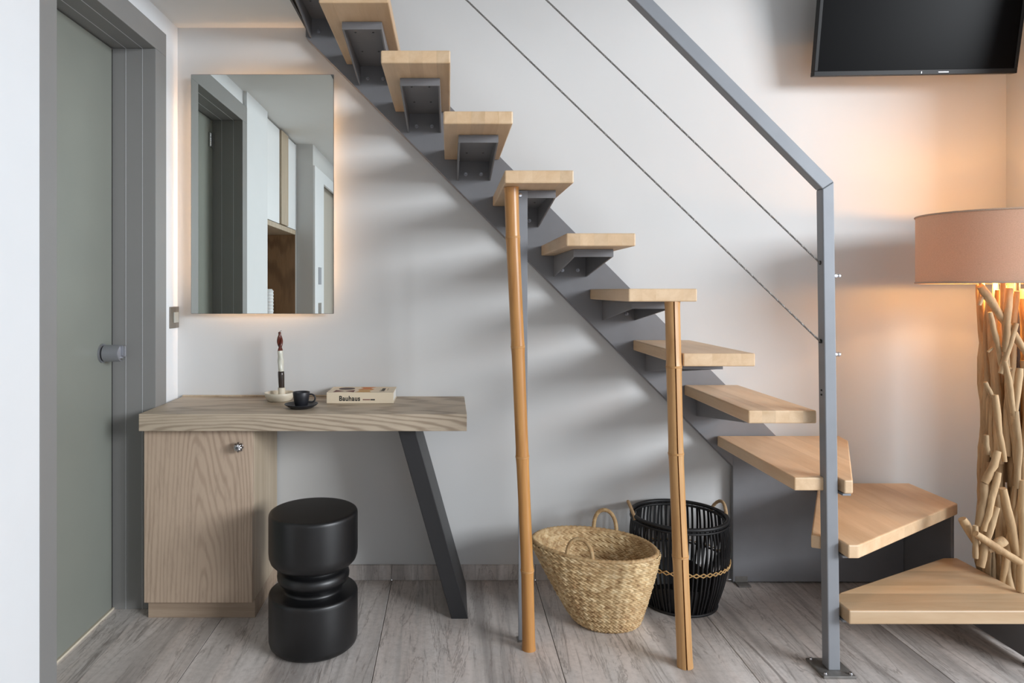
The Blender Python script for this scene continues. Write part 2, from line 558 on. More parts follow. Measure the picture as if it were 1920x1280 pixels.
# left wall with the doorway
YD0, YD1 = 1.898, 2.536     # opening
YF0, YF1 = 1.819, 2.632     # outer edges of the casing
bm = join_bm([box_bm(XL - 0.19, XL, YF1, WB, 0, CEIL), box_bm(XL - 0.19, -1.0915, 1.40, YF0, 0, CEIL), box_bm(XL - 0.19, XL, YF0, YF1, 2.169, CEIL)])
struct(from_bm('wall_left', bm, M['wall_white']), 'bright white wall around the bathroom doorway at the left')
dr = empty('door_1', (XL - 0.1, 2.26, 0), 'frosted glass door in a wide grey panelled frame', 'door', kind='structure')
XO = -1.090
bx = [(-1.1382, XO), (-1.1998, -1.1398), (-1.290, -1.2014)]
for i, (a, b_) in enumerate(bx):
    ins = 0 if i == 0 else 0.0
    box('jamb_board', a, b_, YD1, YF1, 0, 2.082, M['frame'], dr, 0.0012, 2)
    box('jamb_board', a, b_, YF0, YD0, 0, 2.082, M['frame'], dr, 0.0012, 2)
    box('lintel_board', a, b_, YF0, YF1, 2.0822, 2.169, M['frame'], dr, 0.0012, 2)
for xb in (-1.1397, -1.2013):  # thin pale strips along the seams between the boards
    box('seam_strip', xb, xb + 0.0014, YD1 - 0.0012, YF1 - 0.002, 0, 2.0815, M['seam'], dr)
    box('seam_strip', xb, xb + 0.0014, YF0 + 0.002, YD0 + 0.0012, 0, 2.0815, M['seam'], dr)
    box('seam_strip', xb, xb + 0.0014, YD0 + 0.0013, YD1 - 0.0013, 2.081, 2.168, M['seam'], dr)
g = box('glass_pane', -1.260, -1.248, YD0 + 0.004, YD1 - 0.010, 0.010, 2.078, M['frosted'], dr, 0.001, 1)
box('rubber_seal', -1.258, -1.250, YD1 - 0.009, YD1 - 0.0005, 0.006, 2.078, M['dark'], dr)
box('threshold', -1.266, -1.244, YD0, YD1, 0.0, 0.007, M['cream'], dr)
yk, zk = 2.455, PZ(662, 2.455)
kb = lathe('door_knob', [(0.0, -1.176), (0.016, -1.176), (0.0285, -1.178), (0.030, -1.182), (0.030, -1.236)], (0, yk, zk), M['satin'], dr, 40, 'X')
lathe('knob_rose', [(0.034, -1.242), (0.034, -1.2475)], (0, yk, zk), M['satin'], kb, 40, 'X')
lathe('knob_gap', [(0.027, -1.2362), (0.027, -1.2418)], (0, yk, zk), M['dark'], kb, 32, 'X')
box('thumb_turn', -1.176, -1.161, yk - 0.004, yk + 0.004, zk - 0.012, zk + 0.028, M['satin'], kb, 0.002)
lathe('keyhole_ring', [(0.0085, -1.1759), (0.0085, -1.169), (0.005, -1.169)], (0, yk, zk - 0.016), M['chrome'], kb, 20, 'X')
for z in (1.93, 0.22):
    box('hinge', -1.2475, -1.236, 1.903, 1.963, z, z + 0.075, M['chrome'], dr, 0.003)
# closed little room behind the frosted door
bm = join_bm([box_bm(-2.4, -2.3, 1.4, WB, 0, CEIL), box_bm(-2.3, XL - 0.19, 1.4, 1.5, 0, CEIL), box_bm(-2.3, XL - 0.19, WB - 0.05, WB, 0, CEIL)])
struct(from_bm('wall_bathroom', bm, M['wall']), 'wall of the small room behind the frosted door')

# passage beside the viewer, seen in the mirror
XC = -1.00
bm = join_bm([box_bm(XC - 0.26, XC, 0.10, 0.49, 0, CEIL), box_bm(XC - 0.26, XC, -0.72, 0.10, 2.06, CEIL), box_bm(XC - 0.26, XC, YN, -0.72, 0, CEIL)])
struct(from_bm('wall_passage', bm, M['wall']), 'grey-white wall beside the passage, reflected in the mirror')
d2 = empty('door_2', (XC, 0.0, 0), 'beige door in a white casing, reflected at the mirror edge', 'door', kind='structure')
box('casing', XC - 0.005, XC + 0.015, 0.13, 0.486, 0, 2.105, M['white_lam'], d2, 0.002)
box('casing', XC - 0.005, XC + 0.015, -0.78, -0.68, 0, 2.105, M['white_lam'], d2, 0.002)
box('casing', XC - 0.005, XC + 0.015, -0.68, 0.13, 2.02, 2.105, M['white_lam'], d2, 0.002)
box('door_leaf', XC - 0.09, XC - 0.05, -0.72, 0.10, 0.005, 2.055, M['beige_door'], d2, 0.002)
box('strike_plate', XC + 0.0152, XC + 0.018, 0.25, 0.36, 1.23, 1.36, M['satin'], d2)
box('strike_plate', XC + 0.0152, XC + 0.018, 0.25, 0.36, 0.98, 1.09, M['switch'], d2)

# glazed opening of the right wall (outside the picture)
wn = empty('window_1', (XR + 0.05, 0.35, 0.06), 'white framed glazed opening of the right wall', 'window', kind='structure')
for y0, y1 in ((-1.2, -1.14), (2.23, 2.28)):
    box('window_frame', XR + 0.02, XR + 0.08, y0, y1, 0.06, 2.72, M['white_lam'], wn, 0.003)
box('window_frame', XR + 0.02, XR + 0.08, -1.14, 2.23, 2.66, 2.72, M['white_lam'], wn, 0.003)

w2 = empty('fill_opening', (0.75, YN - 0.05, 0.2), 'white framed opening added behind the viewer for frontal fill light', 'window', kind='structure')  # added opening, unseen, brightens the room from the front
for x0, x1 in ((-0.25, -0.19), (0.72, 0.78), (1.69, 1.75)):
    box('window_frame', x0, x1, YN - 0.08, YN - 0.02, 0.2, 2.3, M['white_lam'], w2, 0.003)

# ------------------------------------------------------------------ staircase
YFt = 2.16      # front of the straight treads
YBt = 2.751     # face of the stringer
SC = YFt / F
st = empty('staircase', (0.9, 2.45, 0), 'grey steel staircase with pale beech treads, cable railing and winding lower steps', 'staircase')

def tread_staves(poly, z0, z1, axis, width, mat, off=0.0, bev=0.004, label=None):
    """a glued-up tread: the slab is cut into staves along an axis"""
    cx = sum(p[0] for p in poly) / len(poly); cy = sum(p[1] for p in poly) / len(poly)
    t = empty('tread', (cx, cy, z0), parent=st)
    full = prism_bm([(x, y, z0) for x, y in poly], (0, 0, z1 - z0), bev, 2)
    me = bpy.data.meshes.new('tmp'); full.to_mesh(me); full.free()
    ax = Vector(axis).normalized()
    vals = [ax.dot(Vector((x, y, 0))) for x, y in poly]
    lo, hi = min(vals), max(vals)
    n = max(1, round((hi - lo) / width))
    cuts = [lo + (hi - lo) * i / n for i in range(n + 1)]
    for i in range(n):
        bm = bmesh.new(); bm.from_mesh(me)
        if i > 0:
            r = bmesh.ops.bisect_plane(bm, geom=bm.verts[:] + bm.edges[:] + bm.faces[:], plane_co=ax * cuts[i], plane_no=ax, clear_inner=True)
            es = [e for e in r['geom_cut'] if isinstance(e, bmesh.types.BMEdge)]
            if es: bmesh.ops.edgeloop_fill(bm, edges=es)
        if i < n - 1:
            r = bmesh.ops.bisect_plane(bm, geom=bm.verts[:] + bm.edges[:] + bm.faces[:], plane_co=ax * cuts[i + 1], plane_no=ax, clear_outer=True)
            es = [e for e in r['geom_cut'] if isinstance(e, bmesh.types.BMEdge)]
            if es: bmesh.ops.edgeloop_fill(bm, edges=es)
        if len(bm.verts) < 4:
            bm.free(); continue
        from_bm('stave', bm, mat, t)
    bpy.data.meshes.remove(me)
    return t

# stringer against the wall
def sp(px, py): return P(px, py, YBt)
poly = [sp(573, 69), sp(1375, 875), sp(1375, 840), sp(1478, 840), sp(573, -75)]
prism('stringer', poly, (0, WB - 0.001 - YBt, 0), M['steel'], st, 0.0015, 1)

TR = [(481, 612, -132), (597.5, 728.5, -19), (714, 844.5, 94), (831.3, 961.8, 208), (946.5, 1076, 319), (1062, 1192, 437), (1178.5, 1307.5, 541), (1281.5, 1416.5, 662.5), (1403.5, 1531.5, 769.5)]
def bracket(xl, zb, back=YBt):
    a, b_ = xl + 0.050, xl + 0.185
    yf = 2.31
    bms = [box_bm(a, b_, yf, back, zb - 0.006, zb, 0.001, 1), box_bm(a, b_, yf, yf + 0.006, zb - 0.026, zb - 0.006)]
    for x in (a, b_ - 0.006):
        bms.append(prism_bm([(x, yf + 0.006, zb - 0.006), (x, yf + 0.006, zb - 0.026), (x, back, zb - 0.084), (x, back, zb - 0.006)], (0.006, 0, 0), 0.0006, 1))
    br = from_bm('bracket', join_bm(bms), M['steel'], st)
    for x in (a + 0.035, b_ - 0.038):
        lathe('bolt', [(0.0, back - 0.016), (0.004, back - 0.016), (0.005, back - 0.012), (0.005, back - 0.006), (0.0075, back - 0.006), (0.0075, back - 0.0005)], (x, 0, zb - 0.058), M['satin'], br, 10, 'Y')
    for x in (a + 0.035, b_ - 0.038):
        for y in (yf + 0.08, yf + 0.27):
            lathe('screw', [(0.0, zb - 0.0085), (0.0035, zb - 0.008), (0.0035, zb - 0.0062)], (x, y, 0), M['fascia'], br, 8, 'Z')
    return br
TREADS = []
for xl, xr, yt in TR:
    x0, x1 = (xl - VX) * SC, (xr - VX) * SC
    z1 = EYE - (yt - VY) * SC
    z0 = z1 - 0.041
    TREADS.append((x0, x1, z0, z1))
    tread_staves([(x0, YFt), (x1, YFt), (x1, YBt - 0.0005), (x0, YBt - 0.0005)], z0, z1, (1, 0, 0), 0.045, M['beech'])
    bracket(x0, z0 - 0.0004)

# winders
Z9, Z10, Z11 = 0.600, 0.408, 0.210
tread_staves([(1.077, 2.128), (1.172, 2.128), (1.172, 2.155), (1.214, 2.155), (1.214, 2.096), (1.240, 2.096), (1.552, 2.655), (1.565, 2.742), (1.077, 2.742)], Z9 - 0.041, Z9, (1, 0, 0), 0.105, M['beech'])
tread_staves([(1.2155, 2.078), (1.247, 2.078), (1.853, 2.487), (1.853, 2.750), (1.487, 2.750), (1.148, 2.165), (1.172, 2.1545), (1.2155, 2.1545)], Z10 - 0.041, Z10, (1, 0, 0), 0.12, M['beech'])
tread_staves([(1.2165, 2.075), (1.850, 2.075), (1.850, 2.487), (1.800, 2.487), (1.262, 2.202), (1.2165, 2.165)], Z11 - 0.042, Z11, (0, 1, 0), 0.062, M['beech_x'])
# steel panels under the winders
prism('back_panel', [(1.146, 2.756, 0.008), (1.836, 2.756, 0.008), (1.836, 2.756, 0.3665), (1.56, 2.756, 0.3665), (1.56, 2.756, 0.558), (1.146, 2.756, 0.558)], (0, 0.018, 0), M['steel'], st, 0.001, 1)
box('side_panel', 1.838, 1.850, 2.50, 2.774, 0.008, 0.3665, M['steel'], st, 0.001, 1)
box('side_panel', 1.838, 1.850, 2.10, 2.4995, 0.012, 0.1675, M['steel'], st, 0.001, 1)
for x, y in ((1.175, 2.735), (1.832, 2.12)):
    box('foot_plate', x - 0.02, x + 0.03, y - 0.015, y + 0.04, 0.0, 0.006, M['plate'], st, 0.001, 1)
    box('foot_plate', x - 0.02, x + 0.03, y + 0.020, y + 0.028, 0.006, 0.03, M['plate'], st, 0.001, 1)
for z in (Z9, Z10, Z11):
    box('tread_lug', 1.2135, 1.24, 2.105, 2.150, z - 0.050, z - 0.0425, M['galv'], st, 0.001, 1)

# newel post and handrail
y0, y1 = 2.112, 2.150
post_bl, post_br = Vector((1.174, y0, 0.008)), Vector((1.211, y0, 0.008))
top_r = Vector((1.191, y0, 1.520))
tl = 0.037
# inner corner of the bend
top_l = Vector((1.1555, y0, 1.497))
np_ = prism('newel_post', [post_bl, post_br, top_r, top_l], (0, y1 - y0, 0), M['galv'], st, 0.003, 2)
L = 1.78
hr = prism('handrail', [top_l, top_r, top_r + Vector((-L, 0, L * 1.005)), top_l + Vector((-L, 0, L * 1.005))], (0, y1 - y0, 0), M['galv'], st, 0.003, 2)
bpz = box('base_plate', 1.141, 1.241, 2.078, 2.186, 0.0, 0.008, M['plate'], np_, 0.0012, 1)
for x in (1.152, 1.230):
    for y in (2.090, 2.174):
        lathe('anchor_bolt', [(0.0, 0.015), (0.004, 0.0145), (0.005, 0.012), (0.0055, 0.0082)], (x, y, 0), M['chrome'], np_, 10)
for z in (0.872, 0.858):
    lathe('screw_hole', [(0.0, 1.1608), (0.003, 1.1608), (0.003, 1.164)], (0, 2.131, z), M['dark'], np_, 8, 'X')

def rope_parts(a, b_, r, strands=3, pitch=0.022, step=0.0045, sides=5):
    a, b_ = Vector(a), Vector(b_)
    d = (b_ - a); Ln = d.length; d.normalize()
    u = d.cross(Vector((0, 1, 0))).normalized(); v = d.cross(u)
    out = []
    n = int(Ln / step)
    for s in range(strands):
        path = []
        for i in range(n + 1):
            t = Ln * i / n; ph = 2 * PI * (t / pitch + s / strands)
            path.append(a + d * t + (u * math.cos(ph) + v * math.sin(ph)) * r * 0.55)
        out.append(tube_data(path, r * 0.55, sides))
    return out
for (pz, x1, z1) in ((640, 0.055, 2.089), (493, 0.3045, 2.089)):
    a = Vector((PX(1538, 2.13), 2.131, PZ(pz, 2.13)))
    sl = (z1 - a.z) / (x1 - a.x)
    e = Vector((-0.57, 2.131, a.z + sl * (-0.57 - a.x)))
    a2 = a + Vector((0.012, 0, 0.012 * sl))
    c = multi('cable', rope_parts(a2, e, 0.0029), M['plate'], st)
    lathe('cable_hole', [(0.0068, -0.0015), (0.0068, 0.0015), (0.003, 0.0015)], a + Vector((0.0005, 0, 0.001)), M['dark'], c, 14, 'X')
    zc = a.z - 0.040
    lathe('cap_nut', [(0.0085, 0), (0.0085, 0.007), (0.0065, 0.010), (0.006, 0.012), (0.0075, 0.015), (0.006, 0.021), (0.0, 0.023)], (1.199, 2.131, zc), M['chrome'], c, 12, 'X')

# flat bar that carries the fourth visible tread
x0 = PX(972, 2.303); x1 = PX(989, 2.303)
fb = box('support_bar', x0, x1, 2.302, 2.3095, 0.004, PZ(357, 2.303), M['galv'], st, 0.001, 1)
box('bar_foot', x0 - 0.004, x1 + 0.004, 2.296, 2.330, 0.0, 0.004, M['plate'], fb)
lathe('bolt', [(0.0, 2.292), (0.006, 2.293), (0.0075, 2.297), (0.0075, 2.3015)], ((x0 + 0.006), 0, PZ(366, 2.30)), M['chrome'], fb, 12, 'Y')

# ------------------------------------------------------------------ bamboo poles
def bamboo(name, pts, mat, label, crack=None, sides=28):
    """pts: (centre, radius, is_node)"""
    base = pts[0][0]
    root = empty(name, (base.x, base.y, 0), label, 'bamboo pole', 'bamboo poles propping the treads')
    for i in range(len(pts) - 1):
        p, r, _ = pts[i]; q, r2, _ = pts[i + 1]
        path, rad = [], []
        n = 14
        d = (q - p)
        for j in range(n + 1):
            t = j / n
            path.append(p + d * t)
            rr = r + (r2 - r) * t
            e = 0.0
            for tt in (t, 1 - t):
                dist = tt * d.length
                e += 0.0012 * math.exp(-(dist / 0.010) ** 2)
            rad.append(rr + e - 0.0004 * math.sin(PI * t))
        md = None
        vs, fs = tube_data(path, lambda t: rad[int(round(t * n))], sides)
        if crack is not None:
            # a split along the culm: pull two columns of points inwards
            fr = frames(path)
            for j in range(n + 1):
                c0 = fr[j][0]
                best = sorted(range(sides), key=lambda k: abs(((math.atan2((vs[j * sides + k] - c0).y, (vs[j * sides + k] - c0).x) - crack + PI) % (2 * PI)) - PI))[0]
                for k, f in ((best, 0.12),):
                    idx = j * sides + k
                    vs[idx] = c0 + (vs[idx] - c0) * f
                # narrow the slit
                for dk in (-1, 1):
                    k = (best + dk) % sides
                    idx = j * sides + k
                    v = vs[idx] - c0
                    ang = math.atan2(v.y, v.x)
                    tgt = crack + (0.085 if ((ang - crack + PI) % (2 * PI)) - PI > 0 else -0.085)
                    rr = math.hypot(v.x, v.y)
                    vs[idx] = c0 + Vector((rr * math.cos(tgt), rr * math.sin(tgt), v.z))
        mobj('culm', vs, fs, mat, root, True, 40)
        if pts[i][2]:
            dn = (pts[i + 1][0] - pts[i - 1][0]).normalized()
            path = [p + dn * h for h in (-0.0035, -0.0022, -0.0008, 0.0004, 0.002, 0.0035)]
            rs = [r + 0.0008, r + 0.0020, r + 0.0010, r + 0.0010, r + 0.0024, r + 0.0008]
            tube('node_ring', path, lambda t: rs[int(round(t * 5))], M['node'], root, 28)
    return root

d1 = 2.245
zt4 = TREADS[4][2] - 0.0008
raw = [(1218, 991.5, 12.5), (1069, 988.7, 11.6), (856, 979.5, 12.0), (650, 971, 12.5), (445, 961.5, 13.2)]
pts = []
for i, (py, px, r) in enumerate(raw):
    d = d1 + (0.008 if i == 0 else 0)
    c = P(px, py, d)
    pts.append((c, r * d / F, i > 0))
pts[0] = (Vector((pts[0][0].x, pts[0][0].y, 0.0)), pts[0][1], False)
pts.append((Vector((PX(958.7, d1), d1, zt4)), 13.6 * d1 / F, False))
bamboo('bamboo_pole', pts, M['bamboo'], 'glossy golden bamboo pole leaning beside the flat steel bar and straw basket')

raw = [(1250, 1284.5, 14.3, 2.150), (1042, 1275.7, 14.2, 2.156), (850, 1267.5, 13.6, 2.164), (688, 1263.5, 14.0, 2.172)]
pts = []
for i, (py, px, r, d) in enumerate(raw):
    pts.append((P(px, py, d), r * d / F, i > 0))
pts[0] = (Vector((pts[0][0].x, pts[0][0].y, 0.0)), pts[0][1], False)
pts.append((Vector((PX(1260.5, 2.188), 2.188, TREADS[6][2] - 0.0008)), 13.8 * 2.188 / F, False))
bamboo('bamboo_pole', pts, M['bamboo_pale'], 'split pale bamboo pole with a dark crack in front of the black basket', crack=R(-95))

# ------------------------------------------------------------------ desk and cabinet
YDF = 2.394
dk = empty('desk', (-0.5, 2.6, 0), 'thick oak desk top on a slanted black steel leg', 'desk')
DX0, DX1 = PX(260, YDF), PX(875.3, YDF)
ZT, ZBt = 0.750, 0.690
box('tabletop', DX0, DX1, YDF, WB - 0.001, ZBt, ZT, M['oak_top'], dk, 0.0012, 2)
box('rear_strip', DX0, PX(640, WB), WB - 0.014, WB - 0.001, ZT, ZT + 0.006, M['oak_plain'], dk, 0.001, 1)
YLG = 2.46
lg = [Vector((PX(846.5, YLG), YLG, 0)), Vector((PX(877.6, YLG), YLG, 0)), Vector((PX(877.6, YLG) - 0.279 * ZBt, YLG, ZBt - 0.0004)), Vector((PX(846.5, YLG) - 0.284 * ZBt, YLG, ZBt - 0.0004))]
prism('leg', lg, (0, 0.29, 0), M['blacksteel'], dk, 0.002, 2)

cb = empty('desk_cabinet', (-0.9, 2.6, 0), 'oak cabinet with one door under the left end of the desk', 'cabinet')
YC = 2.436
CX0, CX1 = PX(270, YC), PX(473.5, YC)
box('body', CX0, CX1, YC + 0.0195, WB - 0.012, 0.0690, ZBt - 0.0005, M['oak_plain'], cb, 0.001, 1)
dd = box('door', CX0, CX1 - 0.0005, YC, YC + 0.0188, 0.0690, ZBt - 0.003, M['oak_door'], cb, 0.0012, 1)
box('plinth', CX0, CX1, YC + 0.034, WB - 0.012, 0.0, 0.0685, M['oak_plinth'], cb, 0.0008, 1)
kx, kz = PX(446, 2.41), PZ(839, 2.41)
def lob(t, h): return 0.80 + 0.24 * abs(math.cos(4 * t))
kn = lathe('knob', [(0.0, YC - 0.036), (0.007, YC - 0.0355), (0.014, YC - 0.031), (0.0185, YC - 0.024), (0.0185, YC - 0.019), (0.014, YC - 0.013), (0.008, YC - 0.010)], (kx, 0, kz), M['chrome'], dd, 64, 'Y', mod=lob, angle=60)
stem = lathe('knob_stem', [(0.008, YC - 0.011), (0.007, YC - 0.006), (0.011, YC - 0.002), (0.011, YC - 0.0003)], (kx, 0, kz), M['satin'], dd, 20, 'Y')
lathe('knob_screw', [(0.0, YC - 0.040), (0.003, YC - 0.0395), (0.005, YC - 0.036), (0.005, YC - 0.034)], (kx, 0, kz), M['fascia'], dd, 14, 'Y')

# ------------------------------------------------------------------ mirror with warm back light
MY = 2.752
mx0, mx1 = PX(358.5, MY), PX(625, MY)
mz0, mz1 = PZ(587.5, MY), PZ(140, MY)
mc = Vector(((mx0 + mx1) / 2, MY, (mz0 + mz1) / 2))
mr = empty('wall_mirror', (mc.x, MY, mz0), 'tall frameless mirror with a warm glow around its edges', 'mirror')
box('mirror_glass', mx0, mx1, MY, MY + 0.005, mz0, mz1, M['mirror'], mr)
rim = [(mx0 - 0.0008, mx0, mz0, mz1), (mx1, mx1 + 0.0012, mz0, mz1), (mx0, mx1, mz1, mz1 + 0.0012), (mx0, mx1, mz0 - 0.0012, mz0)]
for a, b_, c, d in rim:
    box('glass_edge', a, b_, MY, MY + 0.006, c, d, M['fascia'], mr)
box('back_box', mx0 + 0.13, mx1 - 0.13, MY + 0.0055, WB - 0.0005, mz0 + 0.13, mz1 - 0.13, M['white_lam'], mr)
for a, b_, c, d in ((mx0 + .085, mx0 + .09, mz0 + .085, mz1 - .085), (mx1 - .09, mx1 - .085, mz0 + .085, mz1 - .085),
                    (mx0 + .09, mx1 - .09, mz0 + .085, mz0 + .09), (mx0 + .09, mx1 - .09, mz1 - .09, mz1 - .085)):
    box('led_strip', a, b_, MY + 0.0065, MY + 0.0165, c, d, M['led'], mr)

# ------------------------------------------------------------------ light switch
sw = empty('light_switch', (XL, 2.755, 1.03), 'small bronze light switch between the door frame and the mirror', 'switch')
prism('cover_plate', [(XL, 2.712, 1.032), (XL + 0.006, 2.712, 1.032), (XL + 0.010, 2.7545, 1.032), (XL + 0.006, 2.796, 1.032), (XL, 2.796, 1.032)], (0, 0, 0.086), M['switch'], sw, 0.0012, 2)
box('rocker', XL + 0.0085, XL + 0.0125, 2.733, 2.776, 1.054, 1.096, M['rocker'], sw, 0.001, 2)

# ------------------------------------------------------------------ stool
sc_ = P(588, 957, 2.297)
prof = [(0.0, 0.0), (0.120, 0.0), (0.134, 0.003), (0.1435, 0.012), (0.147, 0.026), (0.1475, 0.10), (0.1475, 0.164), (0.1470, 0.172), (0.1450, 0.1775), (0.1415, 0.1800), (0.1380, 0.1808), (0.100, 0.1830),
        (0.0955, 0.188), (0.0965, 0.197), (0.104, 0.206), (0.113, 0.214), (0.1185, 0.224), (0.1195, 0.235), (0.1165, 0.245), (0.109, 0.2515), (0.1015, 0.2555), (0.099, 0.260),
        (0.104, 0.2645), (0.118, 0.2675), (0.131, 0.2735), (0.141, 0.284), (0.146, 0.298), (0.1475, 0.315), (0.1475, 0.431), (0.1468, 0.4375), (0.1445, 0.4425), (0.1405, 0.4450), (0.1360, 0.4456), (0.130, 0.4458), (0.0, 0.4460)]
so = lathe('stool', prof, (sc_.x, 2.297, 0), M['blackwood'], None, 72, angle=60)
tag(so, 'black turned wooden drum stool with a narrow waist in front of the desk', 'stool')

# ------------------------------------------------------------------ things on the desk
dc = Vector((PX(524, 2.685), 2.685, ZT))
ch = empty('candle_holder', dc, 'cream ceramic dish-shaped candle holder on the desk', 'candle holder')
lathe('dish', [(0.0, 0.0), (0.040, 0.0), (0.047, 0.004), (0.0545, 0.018), (0.058, 0.032), (0.0565, 0.0335), (0.054, 0.031), (0.050, 0.018), (0.043, 0.008), (0.036, 0.0055), (0.0, 0.005)], dc, M['cream'], ch, 56, angle=70)
cc = dc + Vector((0.009, -0.002, 0))
lathe('cup', [(0.0135, 0.0055), (0.0140, 0.052), (0.0125, 0.0525), (0.0118, 0.050), (0.0118, 0.036), (0.0, 0.036)], cc, M['cream'], ch, 32, angle=40)
ca = empty('twisted_candle', cc + Vector((0, 0, 0.0365)), 'twisted candle in brown-red, ivory and dark brown standing in the dish holder', 'candle')
def cpt(z):   # slight lean
    return Vector((cc.x - 0.008 * (z - 0.80) / 0.22, cc.y, z))
zz = [0.7868, 0.806, 0.83, 0.85, 0.864, 0.868]
rr = [0.0108, 0.0112, 0.0120, 0.0125, 0.0120, 0.0090]
tube('dark_section', [cpt(z) for z in zz], lambda t: rr[int(round(t * 5))], M['wax_dark'], ca, 24)
n = 26
tube('ivory_section', [cpt(0.866 + (0.947 - 0.866) * i / n) for i in range(n + 1)], 0.0108, M['wax_white'], ca, 24, mod=lambda t, i: 1.0 + 0.09 * math.sin(2 * t + i * 0.35) + 0.04 * math.sin(i * 0.6))
parts = []
for s in range(2):
    path = []
    for i in range(41):
        t = i / 40; z = 0.944 + 0.076 * t
        env = 0.0050 * (1 - 0.55 * max(0, (t - 0.7) / 0.3)) * (1.15 if 0.25 < t < 0.8 else 1.0)
        ph = s * PI + 0.6 + 1.6 * PI * t * (1.15 - 0.15 * t)
        path.append(cpt(z) + Vector((env * math.cos(ph), env * math.sin(ph), 0)))
    parts.append(tube_data(path, lambda t: 0.0060 * (1 - 0.35 * max(0, (t - 0.75) / 0.25)), 12))
tw = multi('red_section', parts, M['wax_red'], ca)
tube('wick', [cpt(1.016), cpt(1.022) + Vector((0.001, 0, 0)), cpt(1.0245) + Vector((0.004, 0, 0)), cpt(1.0255) + Vector((0.008, 0, 0))], 0.0009, M['dark'], ca, 6)

uc = Vector((PX(565, 2.515), 2.515, ZT))
sa = lathe('saucer', [(0.0, 0.0), (0.036, 0.0), (0.040, 0.0015), (0.052, 0.009), (0.0605, 0.0155), (0.0605, 0.0175), (0.058, 0.0172), (0.046, 0.0105), (0.036, 0.0066), (0.0, 0.006)], uc, M['ceramic_black'], None, 56, angle=70)
tag(sa, 'matt black saucer on the desk under the coffee cup', 'saucer')
cu = empty('coffee_cup', uc + Vector((0, 0, 0.0065)), 'matt black espresso cup on a black saucer', 'cup')
z = 0.0065
lathe('bowl', [(0.0, z), (0.020, z), (0.0225, z + .003), (0.0262, z + .018), (0.0292, z + .034), (0.0312, z + .0525), (0.0305, z + .0535), (0.0292, z + .0525), (0.0272, z + .034), (0.0235, z + .012), (0.018, z + .006), (0.0, z + .0055)], uc, M['ceramic_black'], cu, 48, angle=70)
hp = []
for i in range(17):
    a = R(112) - R(232) * i / 16
    hp.append(uc + Vector((0.0345 + 0.0165 * math.cos(a), 0, 0.0365 + 0.0150 * math.sin(a))))
tube('handle', hp, 0.0030, M['ceramic_black'], cu, 10)

# book
BY0, BY1 = 2.620, 2.780
bx0, bx1 = PX(612.3, BY0), PX(737.8, BY0)
bz0, bz1 = ZT + 0.0002, ZT + 0.0415
bk = empty('book', ((bx0 + bx1) / 2, BY0 + 0.08, ZT), 'thick cream book lying flat on the desk, Bauhaus on its spine', 'book')
box('page_block', bx0 + 0.002, bx1 - 0.003, BY0 + 0.003, BY1 - 0.003, bz0 + 0.0025, bz1 - 0.0025, M['paper'], bk, 0.0005, 1)
box('back_cover', bx0, bx1, BY0, BY1, bz0, bz0 + 0.0024, M['cover'], bk, 0.0006, 1)
box('front_cover', bx0, bx1, BY0, BY1, bz1 - 0.0024, bz1, M['cover'], bk, 0.0006, 1)
box('spine', bx0, bx1, BY0 - 0.0012, BY0 + 0.0022, bz0 + 0.0003, bz1 - 0.0003, M['cover'], bk, 0.0008, 1)
ysp = BY0 - 0.0013
text('spine_title', 'Bauhaus', 0.0262, M['ink'], bk, (PX(635.6, ysp), ysp, PZ(751, ysp)), Matrix.Rotation(R(90), 3, 'X'), sx=0.86, bold=0.0008)
box('printed_line', PX(680, ysp), PX(694, ysp), ysp - 0.0002, ysp + 0.0003, PZ(750, ysp), PZ(748.2, ysp), M['maroon'], bk)
box('printed_line', PX(694.6, ysp), PX(703, ysp), ysp - 0.0002, ysp + 0.0003, PZ(750.3, ysp), PZ(748, ysp), M['ink'], bk)
zt = bz1
def flat(name, pts, mat):
    prism(name, [(x, y, zt - 0.0002) for x, y in pts], (0, 0, 0.0005), mat, bk)
bw = bx1 - bx0
def cxy(u, v): return (bx0 + bw * u, BY0 + (BY1 - BY0) * v)
r = 0.032
c = cxy(0.245, 0.66)
flat('printed_disc', [(c[0] + r * math.cos(2 * PI * i / 32), c[1] + r * math.sin(2 * PI * i / 32)) for i in range(32)], M['brown_ink'])
flat('printed_wedge', [cxy(0.09, 0.06), cxy(0.26, 0.24), cxy(0.10, 0.42)], M['maroon'])
flat('printed_wedge', [cxy(0.40, 0.06), cxy(0.24, 0.24), cxy(0.39, 0.42)], M['maroon'])
flat('printed_diamond', [cxy(0.44, 0.92), cxy(0.68, 0.92), cxy(0.61, 0.72), cxy(0.68, 0.52), cxy(0.44, 0.52), cxy(0.50, 0.72)], M['orange'])
flat('printed_diamond', [cxy(0.43, 0.50), cxy(0.67, 0.50), cxy(0.62, 0.28), cxy(0.66, 0.06), cxy(0.42, 0.06), cxy(0.47, 0.28)], M['tan_ink'])
text('cover_title', 'Bauhaus', 0.026, M['ink'], bk, (bx0 + bw * 0.845, BY0 + 0.035, zt), Matrix.Rotation(R(90), 3, 'Z'), sx=0.85, bold=0.0006)
box('printed_line', bx0 + bw * 0.885, bx0 + bw * 0.892, BY0 + 0.06, BY0 + 0.115, zt - 0.0002, zt + 0.0003, M['ink'], bk)

